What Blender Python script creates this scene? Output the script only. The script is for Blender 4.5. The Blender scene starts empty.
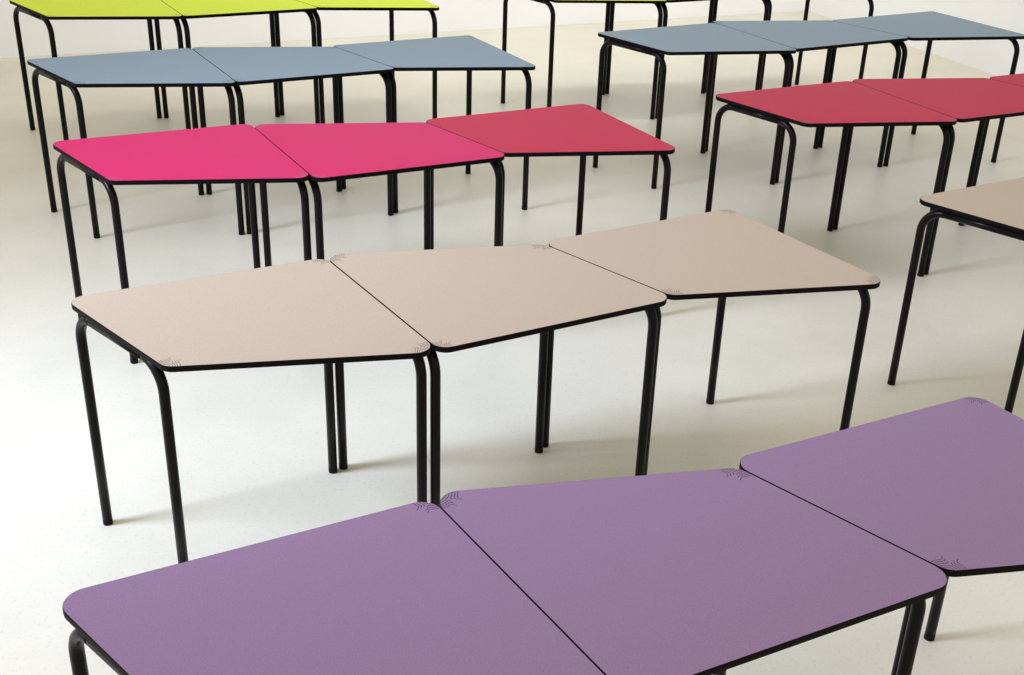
import bpy, bmesh, math, random
from mathutils import Vector, Matrix, noise
random.seed(4)
scene = bpy.context.scene
col = scene.collection

# ---------------------------------------------------------------- colour + materials
def lin(r, g, b):
    f = lambda c: (c/255/12.92) if c/255 <= 0.04045 else ((c/255+0.055)/1.055)**2.4
    return (f(r), f(g), f(b), 1.0)

def principled(name, base, rough=0.5, spec=0.5, metallic=0.0, coat=0.0, coat_rough=0.1):
    m = bpy.data.materials.new(name); m.use_nodes = True
    b = m.node_tree.nodes['Principled BSDF']
    b.inputs['Base Color'].default_value = base
    b.inputs['Roughness'].default_value = rough
    b.inputs['Specular IOR Level'].default_value = spec
    b.inputs['Metallic'].default_value = metallic
    b.inputs['Coat Weight'].default_value = coat
    b.inputs['Coat Roughness'].default_value = coat_rough
    return m, b

def mix_noise(m, b, c0, c1, scale, detail=4.0, lo=0.35, hi=0.65, rough=0.6):
    nt = m.node_tree
    tc = nt.nodes.new('ShaderNodeTexCoord')
    n = nt.nodes.new('ShaderNodeTexNoise'); n.inputs['Scale'].default_value = scale
    n.inputs['Detail'].default_value = detail; n.inputs['Roughness'].default_value = rough
    nt.links.new(tc.outputs['Object'], n.inputs['Vector'])
    r = nt.nodes.new('ShaderNodeValToRGB')
    r.color_ramp.elements[0].position = lo; r.color_ramp.elements[0].color = c0
    r.color_ramp.elements[1].position = hi; r.color_ramp.elements[1].color = c1
    nt.links.new(n.outputs['Fac'], r.inputs['Fac'])
    nt.links.new(r.outputs['Color'], b.inputs['Base Color'])
    return nt, tc, n, r

def scaled(c, k):
    return (c[0]*k, c[1]*k, c[2]*k, 1.0)

def laminate(name, c, rough=0.48, spec=0.16):
    m, b = principled(name, c, rough=rough, spec=spec)
    nt, tc, n, r = mix_noise(m, b, scaled(c, 0.90), scaled(c, 1.09), 420.0, 3.0, 0.38, 0.62, 0.7)
    bp = nt.nodes.new('ShaderNodeBump'); bp.inputs['Strength'].default_value = 0.06
    bp.inputs['Distance'].default_value = 0.0005
    nt.links.new(n.outputs['Fac'], bp.inputs['Height']); nt.links.new(bp.outputs['Normal'], b.inputs['Normal'])
    return m

# ---------------------------------------------------------------- settings
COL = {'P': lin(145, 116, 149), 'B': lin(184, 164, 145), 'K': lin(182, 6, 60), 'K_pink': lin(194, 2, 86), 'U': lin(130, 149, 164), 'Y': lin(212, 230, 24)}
FLOOR_C = lin(222, 216, 198); FLOOR_ROUGH = 0.42
WALL_C = lin(249, 249, 249); WALL_H = 3.4; EXPOSURE = 0.28
WORLD_C = (1.0, 0.968, 0.885, 1); WORLD_S = 0.68
LIGHTS = [
 ('window_light_left', (-5.6, 1.8, 4.0), (-0.3, 3.9, 0.0), 2.0, 1.6, 54, (0.61, 0.73, 1.0), 50),
 ('added_wall_fill', (0.6, 7.2, 3.9), (0.1, 9.9, 1.2), 5.0, 0.5, 40, (0.90, 0.94, 1.0), 110),  # unseen fill light, added only to whiten the back wall
]
CAMERA = (1226.5761, 0.4669024, -0.0321084, 1.474277)   # focal length in pixels of a 1024 px wide frame, pitch, roll, height above the desk tops

# desk tops: four corners V0..V3 in metres, clockwise from above
DESKS = {
    'P1': [[-0.8398, 1.7978], [-0.1597, 2.1585], [0.2247, 1.5693], [-0.4547, 1.4283]],
    'P2': [[0.8965, 1.9377], [0.2162, 1.5849], [-0.1698, 2.1766], [0.513, 2.3176]],
    'P3': [[0.489, 2.3447], [1.164, 2.6899], [1.5532, 2.091], [0.8738, 1.9635]],
    'B1': [[-1.2512, 3.077], [-0.5742, 3.4223], [-0.1844, 2.8294], [-0.8682, 2.6995]],
    'B2': [[0.4704, 3.2084], [-0.1899, 2.8421], [-0.5861, 3.4447], [0.0918, 3.5853]],
    'B3': [[0.0786, 3.6018], [0.7271, 3.9578], [1.1309, 3.3665], [0.4534, 3.2287]],
    'B4': [[1.401, 4.1265], [2.075, 4.4919], [2.4646, 3.9041], [1.7881, 3.7625]],
    'K1': [[-1.7724, 4.4404], [-1.0766, 4.7511], [-0.7224, 4.1328], [-1.4148, 4.0362]],
    'K2': [[-0.0251, 4.448], [-0.7159, 4.1245], [-1.0692, 4.7412], [-0.3791, 4.8435]],
    'K3': [[-0.4035, 4.8728], [0.2841, 5.1963], [0.6339, 4.5848], [-0.0524, 4.4808]],
    'K4': [[0.8517, 5.3994], [1.555, 5.725], [1.8946, 5.1063], [1.2012, 4.9987]],
    'K5': [[2.59, 5.4573], [1.8822, 5.132], [1.5428, 5.7505], [2.2377, 5.8581]],
    'K6': [[2.232, 5.8668], [2.922, 6.1835], [3.2731, 5.5705], [2.5835, 5.467]],
    'U1': [[-2.2996, 5.6246], [-1.6101, 5.9467], [-1.2507, 5.3425], [-1.9371, 5.2438]],
    'U2': [[-0.5778, 5.6749], [-1.2573, 5.3565], [-1.6145, 5.957], [-0.9303, 6.0624]],
    'U3': [[-0.9487, 6.0847], [-0.2698, 6.4024], [0.0844, 5.7938], [-0.5928, 5.6936]],
    'U4': [[0.3901, 6.5558], [1.0686, 6.8917], [1.4287, 6.2985], [0.7414, 6.1716]],
    'U5': [[2.1029, 6.6748], [1.4124, 6.3284], [1.0474, 6.9295], [1.7468, 7.0486]],
    'U6': [[1.7445, 7.0532], [2.4298, 7.4003], [2.7996, 6.8065], [2.1076, 6.6721]],
    'Y1': [[-2.8684, 6.9038], [-2.1735, 7.2338], [-1.8154, 6.6256], [-2.505, 6.5144]],
    'Y2': [[-1.1355, 6.9449], [-1.8179, 6.6329], [-2.1751, 7.2393], [-1.4864, 7.3388]],
    'Y3': [[-1.499, 7.3551], [-0.8059, 7.6654], [-0.4601, 7.0493], [-1.1457, 6.9584]],
    'Y4': [[-0.1486, 7.7733], [0.5525, 8.073], [0.8747, 7.4535], [0.1922, 7.3675]],
    'Y5': [[1.5707, 7.7746], [0.8658, 7.4738], [0.5413, 8.0978], [1.2247, 8.183]],
    'Y6': [[1.22, 8.1988], [1.9234, 8.4909], [2.251, 7.8657], [1.5595, 7.7907]],
}

# ---------------------------------------------------------------- mesh helpers
def link_mesh(name, bm, mats, parent=None, smooth=False):
    me = bpy.data.meshes.new(name)
    bmesh.ops.recalc_face_normals(bm, faces=bm.faces) if False else None
    bm.to_mesh(me); bm.free()
    for m in mats: me.materials.append(m)
    if smooth:
        for p in me.polygons: p.use_smooth = True
    o = bpy.data.objects.new(name, me); col.objects.link(o)
    if parent is not None: o.parent = parent
    return o

def offset_line(p, q, d):
    """line p->q moved by d to its right-hand side (d>0 = outward for a clockwise polygon's left)"""
    t = (q-p).normalized(); n = Vector((-t.y, t.x))
    return p + n*d, q + n*d

def isect(a, b, c, d):
    r, s = b-a, d-c
    k = r.x*s.y - r.y*s.x
    t = ((c-a).x*s.y - (c-a).y*s.x)/k
    return a + r*t

def offset_poly(pts, ds):
    """pts clockwise; ds[i] outward offset of edge i -> i+1"""
    n = len(pts); L = [offset_line(pts[i], pts[(i+1) % n], ds[i]) for i in range(n)]
    return [isect(*L[i-1], *L[i]) for i in range(n)]

def rounded(pts, rad, seg=10):
    out = []
    n = len(pts)
    for i in range(n):
        p = pts[i]; a = (pts[i-1]-p).normalized(); b = (pts[(i+1) % n]-p).normalized()
        phi = a.angle(b); t = rad/math.tan(phi/2)
        c = p + (a+b).normalized()*(rad/math.sin(phi/2))
        s, e = p+a*t-c, p+b*t-c
        a0 = math.atan2(s.y, s.x); a1 = math.atan2(e.y, e.x)
        d = (a1-a0+math.pi) % (2*math.pi) - math.pi
        for k in range(seg+1):
            w = a0+d*k/seg
            out.append(c+Vector((math.cos(w), math.sin(w)))*rad)
    return out

def inside(p, poly, margin):
    """distance test against a convex clockwise polygon"""
    n = len(poly)
    for i in range(n):
        q, r = poly[i], poly[(i+1) % n]
        t = r-q
        if t.length < 1e-7: continue
        t.normalize()
        if (p-q).x*(-t.y) + (p-q).y*t.x > -margin: return False
    return True

def tube(bm, path, rad, seg=16, cap0=True, cap1=True):
    rings = []
    n = len(path)
    # plane of the path is vertical: one constant side vector keeps the rings untwisted
    side = None
    for i in range(n-1):
        t = path[i+1]-path[i]; s = Vector((t.y, -t.x, 0))
        if s.length > 1e-5: side = s.normalized(); break
    if side is None: side = Vector((1, 0, 0))
    for i, p in enumerate(path):
        if i == 0: t = path[1]-p
        elif i == n-1: t = p-path[-2]
        else: t = (path[i+1]-p).normalized()+(p-path[i-1]).normalized()
        t.normalize(); u = side; v = t.cross(u).normalized()
        rings.append([bm.verts.new(p+(u*math.cos(a)+v*math.sin(a))*rad)
                      for a in [2*math.pi*k/seg for k in range(seg)]])
    for i in range(n-1):
        for k in range(seg):
            f = bm.faces.new((rings[i][k], rings[i][(k+1) % seg], rings[i+1][(k+1) % seg], rings[i+1][k])); f.smooth = True
    if cap0: bm.faces.new(list(reversed(rings[0])))
    if cap1: bm.faces.new(rings[-1])

def ribbon(bm, pts, w, z, mi):
    if len(pts) < 2: return
    vs = []
    for i, p in enumerate(pts):
        t = (pts[min(i+1, len(pts)-1)]-pts[max(i-1, 0)])
        if t.length < 1e-9: return
        t.normalize(); n = Vector((-t.y, t.x))*(w/2)
        vs.append((bm.verts.new((p.x+n.x, p.y+n.y, z)), bm.verts.new((p.x-n.x, p.y-n.y, z))))
    for a, b in zip(vs, vs[1:]):
        f = bm.faces.new((a[0], a[1], b[1], b[0])); f.material_index = mi
        if f.normal.z < 0 or True:
            f.normal_update()
            if f.normal.z < 0: f.normal_flip()

# ---------------------------------------------------------------- desks
TOP_Z = 0.74; TOP_T = 0.017; BAND = 0.0014; R_CORNER = 0.042; CORNER_R = {'P': 0.046, 'B': 0.044, 'K': 0.040, 'U': 0.026, 'Y': 0.026}
TUBE_R = 0.0144; BEND = 0.078; # frames fitted a little further in on some desks
END_OVERRIDE = {('B1', 3): 0.064, ('B2', 0): 0.060, ('B1', 2): 0.068, ('B2', 1): 0.060, ('B3', 3): 0.064, ('B3', 2): 0.060, ('P2', 0): 0.062, ('P3', 3): 0.066, ('K4', 3): 0.072}
LEG_IN = [(0.0425, 0.0152), (0.0426, 0.0220), (0.052, 0.0144), (0.0476, 0.0238)]

def corner_marks(bm, P, i, outline, z):
    """engraved swirl of nested lines round corner i of the top"""
    c = P[i]; a = (P[i-1]-c).normalized(); b = (P[(i+1) % 4]-c).normalized()
    phi = a.angle(b)
    rt = R_CORNER/math.tan(phi/2)
    w0 = math.atan2(a.y, a.x); d = (math.atan2(b.y, b.x)-w0+math.pi) % (2*math.pi) - math.pi
    def pol(r, f): return c+Vector((math.cos(w0+d*f), math.sin(w0+d*f)))*r
    r0 = max(rt*1.07, 0.039)
    lines = []
    for k in range(5):
        r = r0-0.0062*k
        if k >= 3:
            lines.append([pol(r, f/60) for f in range(61)]); continue
        e0, e1 = 0.27+0.045*k, 0.70-0.045*k
        h = 0.013-0.003*k                              # the outer lines turn off towards the middle of the top
        l = [pol(r, f/30*e0) for f in range(31)]
        l += [pol(r+h*(1-math.cos(t)), e0+0.075*math.sin(t)) for t in [math.pi/2*j/6 for j in range(1, 7)]]
        lines.append(l)
        l = [pol(r, 1-f/30*(1-e1)) for f in range(31)]
        l += [pol(r+h*(1-math.cos(t)), e1-0.075*math.sin(t)) for t in [math.pi/2*j/6 for j in range(1, 7)]]
        lines.append(l)
    for l in lines:
        run = []
        for p in l:
            if inside(p, outline, 0.0006): run.append(p)
            else:
                ribbon(bm, run, 0.0015, z, 1); run = []
        ribbon(bm, run, 0.0015, z, 1)

def make_desk(code, mat, label, group, seam_edges):
    V = [Vector(p) for p in DESKS[code]]             # V0..V3, clockwise seen from above
    c = sum(V, Vector((0, 0)))/4
    ang = math.atan2(V[1].y-V[0].y, V[1].x-V[0].x)
    ca, sa = math.cos(-ang), math.sin(-ang)
    V = [Vector((ca*(p-c).x-sa*(p-c).y, sa*(p-c).x+ca*(p-c).y)) for p in V]
    rc = CORNER_R[code[0]]
    ds = [0.0 if e in seam_edges else 0.0012 for e in range(4)]
    V = offset_poly(V, ds)
    root = bpy.data.objects.new('trapezoid_desk', None); col.objects.link(root)
    root.location = (c.x, c.y, 0); root.rotation_euler = (0, 0, ang); root.empty_display_size = 0.2
    root['label'] = label; root['category'] = 'desk'; root['group'] = group
    outer = rounded(V, rc)
    inner = rounded(offset_poly(V, [-BAND]*4), rc-BAND)
    n = len(outer)
    # laminated board: flat coloured surface, thin slab inside the edging
    bm = bmesh.new()
    core_in = rounded(offset_poly(V, [-BAND]*4), rc-BAND)
    t = [bm.verts.new((p.x, p.y, TOP_Z)) for p in core_in]
    b = [bm.verts.new((p.x, p.y, TOP_Z-TOP_T)) for p in core_in]
    f = bm.faces.new(list(reversed(t))); f.material_index = 0
    f = bm.faces.new(b); f.material_index = 2
    for i in range(n):
        f = bm.faces.new((t[i], t[(i+1) % n], b[(i+1) % n], b[i])); f.material_index = 2
    for i in (1, 2, 3): corner_marks(bm, V, i, inner, TOP_Z+0.00012)
    top = link_mesh('tabletop', bm, [mat, M_LINE[mat.name], M_CORE], root)
    # rounded black edging
    bm = bmesh.new()
    prof = [(0.0, TOP_Z), (0.45, TOP_Z-0.0002), (0.8, TOP_Z-0.0012), (1.0, TOP_Z-0.0030),
            (1.0, TOP_Z-TOP_T+0.0030), (0.8, TOP_Z-TOP_T+0.0012), (0.0, TOP_Z-TOP_T)]
    rings = [[bm.verts.new((inner[i].x*(1-s)+outer[i].x*s, inner[i].y*(1-s)+outer[i].y*s, z)) for i in range(n)] for s, z in prof]
    for r0, r1 in zip(rings, rings[1:]+rings[:1]):
        for i in range(n):
            f = bm.faces.new((r0[i], r0[(i+1) % n], r1[(i+1) % n], r1[i])); f.smooth = True
    e = link_mesh('edge_band', bm, [M_EDGE], top); e['label'] = 'black edging round the tabletop'
    # legs stand a little inside the corners: distance from the end edge and from the side edge
    Q = []
    for i in range(4):
        e, sd = LEG_IN[i]; e = END_OVERRIDE.get((code, i), e)
        Q.append(offset_poly(V, [-e, -sd, -e, -sd])[i])
    zr = TOP_Z-TOP_T-TUBE_R
    for i, j in ((1, 2), (2, 1), (3, 0), (0, 3)):
        p, q = Q[i], Q[j]; dr = (q-p).normalized()
        path = [Vector((p.x, p.y, 0.004)), Vector((p.x, p.y, 0.30)), Vector((p.x, p.y, zr-BEND))]
        for k in range(1, 13):
            a = math.pi/2*k/12
            x = BEND*(1-math.cos(a)); z = zr-BEND+BEND*math.sin(a)
            path.append(Vector((p.x+dr.x*x, p.y+dr.y*x, z)))
        bm = bmesh.new(); tube(bm, path, TUBE_R)
        leg = link_mesh('leg', bm, [M_TUBE], root)
        bm = bmesh.new()
        prof = [(0.0, 0.0), (TUBE_R*0.9, 0.0), (TUBE_R+0.0002, 0.001), (TUBE_R+0.0002, 0.016), (TUBE_R+0.0001, 0.018)]
        rg = [[bm.verts.new((p.x+r*math.cos(2*math.pi*k/16), p.y+r*math.sin(2*math.pi*k/16), z)) for k in range(16)] for r, z in prof[1:]]
        for r0, r1 in zip(rg, rg[1:]):
            for k in range(16):
                bm.faces.new((r0[k], r0[(k+1) % 16], r1[(k+1) % 16], r1[k]))
        bm.faces.new(list(reversed(rg[0]))); bm.faces.new(rg[-1])
        link_mesh('foot_cap', bm, [M_CAP], leg)
    for i, j in ((1, 2), (3, 0)):
        p, q = Q[i], Q[j]; dr = (q-p).normalized()
        a, b2 = p+dr*BEND, q-dr*BEND
        bm = bmesh.new()
        tube(bm, [Vector((a.x, a.y, zr)), Vector((b2.x, b2.y, zr))], TUBE_R)
        link_mesh('side_rail', bm, [M_TUBE], root)
    return root

# ---------------------------------------------------------------- materials
TOPS = {'P': laminate('purple_laminate', COL['P']), 'B': laminate('beige_laminate', COL['B']),
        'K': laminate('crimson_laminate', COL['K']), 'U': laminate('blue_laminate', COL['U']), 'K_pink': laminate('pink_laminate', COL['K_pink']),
        'Y': laminate('lime_laminate', COL['Y'])}
M_LINE = {TOPS['P'].name: principled('purple_engraving', lin(34, 20, 44), 0.7)[0],
          TOPS['B'].name: principled('beige_engraving', lin(70, 62, 54), 0.7)[0],
          TOPS['K'].name: principled('crimson_engraving', lin(150, 84, 104), 0.7)[0],
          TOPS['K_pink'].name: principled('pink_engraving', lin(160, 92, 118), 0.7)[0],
          TOPS['U'].name: principled('blue_engraving', lin(90, 100, 106), 0.7)[0],
          TOPS['Y'].name: principled('lime_engraving', lin(140, 150, 60), 0.7)[0]}
M_CORE = principled('board_core', lin(58, 46, 40), 0.8)[0]
M_EDGE, b = principled('black_edging', lin(12, 7, 10), 0.55, 0.08)
M_TUBE, b = principled('black_painted_steel', lin(14, 11, 12), 0.3, 0.14)
mix_noise(M_TUBE, b, lin(13, 9, 10), lin(18, 12, 13), 60.0)
M_CAP = principled('black_rubber', lin(11, 9, 9), 0.6, 0.15)[0]

# ---------------------------------------------------------------- floor and walls
def struct(name, bm, mats):
    o = link_mesh(name, bm, mats); o['kind'] = 'structure'; return o

M_FLOOR, fb = principled('pale_resin_floor', FLOOR_C, rough=FLOOR_ROUGH, spec=0.5)
nt, tc, n1, ramp = mix_noise(M_FLOOR, fb, scaled(FLOOR_C, 0.93), scaled(FLOOR_C, 1.05), 1.1, 5.0, 0.36, 0.66)
n2 = nt.nodes.new('ShaderNodeTexNoise'); n2.inputs['Scale'].default_value = 90.0; n2.inputs['Detail'].default_value = 3.0
nt.links.new(tc.outputs['Object'], n2.inputs['Vector'])
r2 = nt.nodes.new('ShaderNodeValToRGB')
r2.color_ramp.elements[0].position = 0.30; r2.color_ramp.elements[0].color = (0.86, 0.85, 0.83, 1)
r2.color_ramp.elements[1].position = 0.42; r2.color_ramp.elements[1].color = (1, 1, 1, 1)
nt.links.new(n2.outputs['Fac'], r2.inputs['Fac'])
mx = nt.nodes.new('ShaderNodeMix'); mx.data_type = 'RGBA'; mx.blend_type = 'MULTIPLY'; mx.inputs['Factor'].default_value = 0.8
nt.links.new(ramp.outputs['Color'], mx.inputs['A']); nt.links.new(r2.outputs['Color'], mx.inputs['B'])
nt.links.new(mx.outputs['Result'], fb.inputs['Base Color'])
n3 = nt.nodes.new('ShaderNodeTexNoise'); n3.inputs['Scale'].default_value = 5.0; n3.inputs['Detail'].default_value = 4.0
nt.links.new(tc.outputs['Object'], n3.inputs['Vector'])
mr = nt.nodes.new('ShaderNodeMapRange'); mr.inputs['To Min'].default_value = FLOOR_ROUGH-0.05; mr.inputs['To Max'].default_value = FLOOR_ROUGH+0.07
nt.links.new(n3.outputs['Fac'], mr.inputs['Value']); nt.links.new(mr.outputs['Result'], fb.inputs['Roughness'])

M_WALL, wb = principled('white_wall_paint', WALL_C, rough=0.8, spec=0.3)
mix_noise(M_WALL, wb, scaled(WALL_C, 0.985), scaled(WALL_C, 1.01), 2.0)

CORNER = Vector((2.515, 10.96)); BD = Vector((-0.9268, -0.3755)).normalized(); RD = Vector((0.411, -0.911)).normalized()
LEFT = CORNER+BD*12.5; RIGHT = CORNER+RD*14.0
def wall(name, a, b, out, h=WALL_H, t=0.15):
    bm = bmesh.new(); o = out*t
    lo = [bm.verts.new((p.x, p.y, 0)) for p in (a, b, b+o, a+o)]
    hi = [bm.verts.new((p.x, p.y, h)) for p in (a, b, b+o, a+o)]
    bm.faces.new(lo); bm.faces.new(hi)
    for i in range(4): bm.faces.new((lo[i], lo[(i+1) % 4], hi[(i+1) % 4], hi[i]))
    bmesh.ops.recalc_face_normals(bm, faces=bm.faces)
    return struct(name, bm, [M_WALL])
nb = Vector((BD.y, -BD.x)); nb = nb if nb.y > 0 else -nb
nr = Vector((RD.y, -RD.x)); nr = nr if nr.x > 0 else -nr
wall('wall_back', LEFT, CORNER+nr*0.15, nb)
wall('wall_right', CORNER, RIGHT, nr)
bm = bmesh.new()
fl = [LEFT, CORNER, RIGHT, Vector((RIGHT.x, -4.0)), Vector((LEFT.x, -4.0))]
up = [bm.verts.new((p.x, p.y, 0)) for p in fl]; dn = [bm.verts.new((p.x, p.y, -0.1)) for p in fl]
bm.faces.new(up); bm.faces.new(dn)
for i in range(5): bm.faces.new((up[i], up[(i+1) % 5], dn[(i+1) % 5], dn[i]))
bmesh.ops.recalc_face_normals(bm, faces=bm.faces)
struct('floor', bm, [M_FLOOR])

# ---------------------------------------------------------------- the desks, row by row
ROWS = [
 ('P', 'purple', ['P1', 'P2', 'P3'], 'purple desks in the nearest row', 'L', [
   'purple-topped desk at the left end of the nearest row',
   'purple-topped desk in the middle of the nearest row, between two other purple desks',
   'purple-topped desk at the right end of the nearest row, cut by the right edge']),
 ('B', 'beige', ['B1', 'B2', 'B3'], 'beige desks in the second row', 'L', [
   'beige-topped desk at the left end of the row behind the purple desks',
   'beige-topped desk joined between two other beige desks in the second row',
   'beige-topped desk at the right end of the three joined beige desks']),
 ('B', 'beige', ['B4'], 'beige desks in the second row', 'L', [
   'beige-topped desk standing apart at the right edge of the photo']),
 ('K', 'pink', ['K1', 'K2', 'K3'], 'pink desks in the left third row', 'L', [
   'bright pink-topped desk at the left end of the left-hand pink row',
   'bright pink-topped desk in the middle of the left-hand pink row',
   'crimson-topped desk at the right end of the left-hand pink row, near the centre']),
 ('K', 'crimson', ['K4', 'K5', 'K6'], 'crimson desks in the right third row', 'L', [
   'crimson-topped desk at the left end of the right-hand crimson row, its side frame showing',
   'crimson-topped desk in the right-hand crimson row, joined to a crimson desk on each side',
   'crimson-topped desk cut by the right edge, only its left corner showing']),
 ('U', 'blue', ['U1', 'U2', 'U3'], 'blue desks in the left fourth row', 'L', [
   'blue-grey-topped desk at the left end of the left-hand blue row',
   'blue-grey-topped desk in the middle of the left-hand blue row',
   'blue-grey-topped desk at the right end of the left-hand blue row']),
 ('U', 'blue', ['U4', 'U5', 'U6'], 'blue desks in the right fourth row', 'L', [
   'blue-grey-topped desk at the left end of the right-hand blue row',
   'blue-grey-topped desk in the middle of the right-hand blue row',
   'blue-grey-topped desk at the right end of the right-hand blue row, before the white side wall']),
 ('Y', 'lime', ['Y1', 'Y2', 'Y3'], 'lime desks in the left back row', 'L', [
   'lime yellow-topped desk at the top left, left end of the left back row',
   'lime yellow-topped desk in the middle of the left back row',
   'lime yellow-topped desk at the right end of the left back row']),
 ('Y', 'lime', ['Y4', 'Y5', 'Y6'], 'lime desks in the right back row', 'L', [
   'lime-topped desk at the left end of the right back row, top edge cut off',
   'lime-topped desk in the middle of the right back row, only front edge and legs showing',
   'desk behind the right-hand blue row, only its black legs showing at the top edge']),
]
for key, cname, codes, group, side, labels in ROWS:
    for k, (code, lab) in enumerate(zip(codes, labels)):
        flip = code[1] in '25'
        seams = set()
        if k > 0: seams.add(1 if flip else 3)                 # edge shared with the desk on its left
        if k < len(codes)-1: seams.add(3 if flip else 1)      # edge shared with the desk on its right
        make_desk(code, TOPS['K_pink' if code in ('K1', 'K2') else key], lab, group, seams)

# ---------------------------------------------------------------- light
def area(name, loc, target, sx, sy, power, color, spread=180):
    l = bpy.data.lights.new(name, 'AREA'); l.shape = 'RECTANGLE'; l.size = sx; l.size_y = sy
    l.energy = power; l.spread = math.radians(spread); l.color = color
    o = bpy.data.objects.new(name, l); col.objects.link(o); o.location = loc
    o.rotation_euler = (Vector(target)-Vector(loc)).to_track_quat('-Z', 'Y').to_euler()
    return o
for a in LIGHTS: area(*a)
w = bpy.data.worlds.new('World'); scene.world = w; w.use_nodes = True
bg = w.node_tree.nodes['Background']; bg.inputs[0].default_value = WORLD_C; bg.inputs[1].default_value = WORLD_S

# ---------------------------------------------------------------- camera
F, PITCH, ROLL, S = CAMERA
cp, sp = math.cos(PITCH), math.sin(PITCH)
fwd = Vector((0, cp, -sp)); right = Vector((1, 0, 0)); down = Vector((0, -sp, -cp))
c_, s_ = math.cos(ROLL), math.sin(ROLL)
X = right*c_+down*s_; Dn = right*(-s_)+down*c_
cam = bpy.data.cameras.new('camera'); co = bpy.data.objects.new('camera', cam); col.objects.link(co)
R = Matrix((X, -Dn, -fwd)).transposed()
co.matrix_world = Matrix.Translation((0, 0, 0.74+S)) @ R.to_4x4()
cam.sensor_fit = 'HORIZONTAL'; cam.sensor_width = 36.0; cam.lens = F/1024*36.0
cam.clip_start = 0.05; cam.clip_end = 100
scene.camera = co
scene.view_settings.view_transform = 'Standard'; scene.view_settings.look = 'None'
scene.view_settings.gamma = 1.0; scene.view_settings.exposure = EXPOSURE
scene.view_settings.use_curve_mapping = False
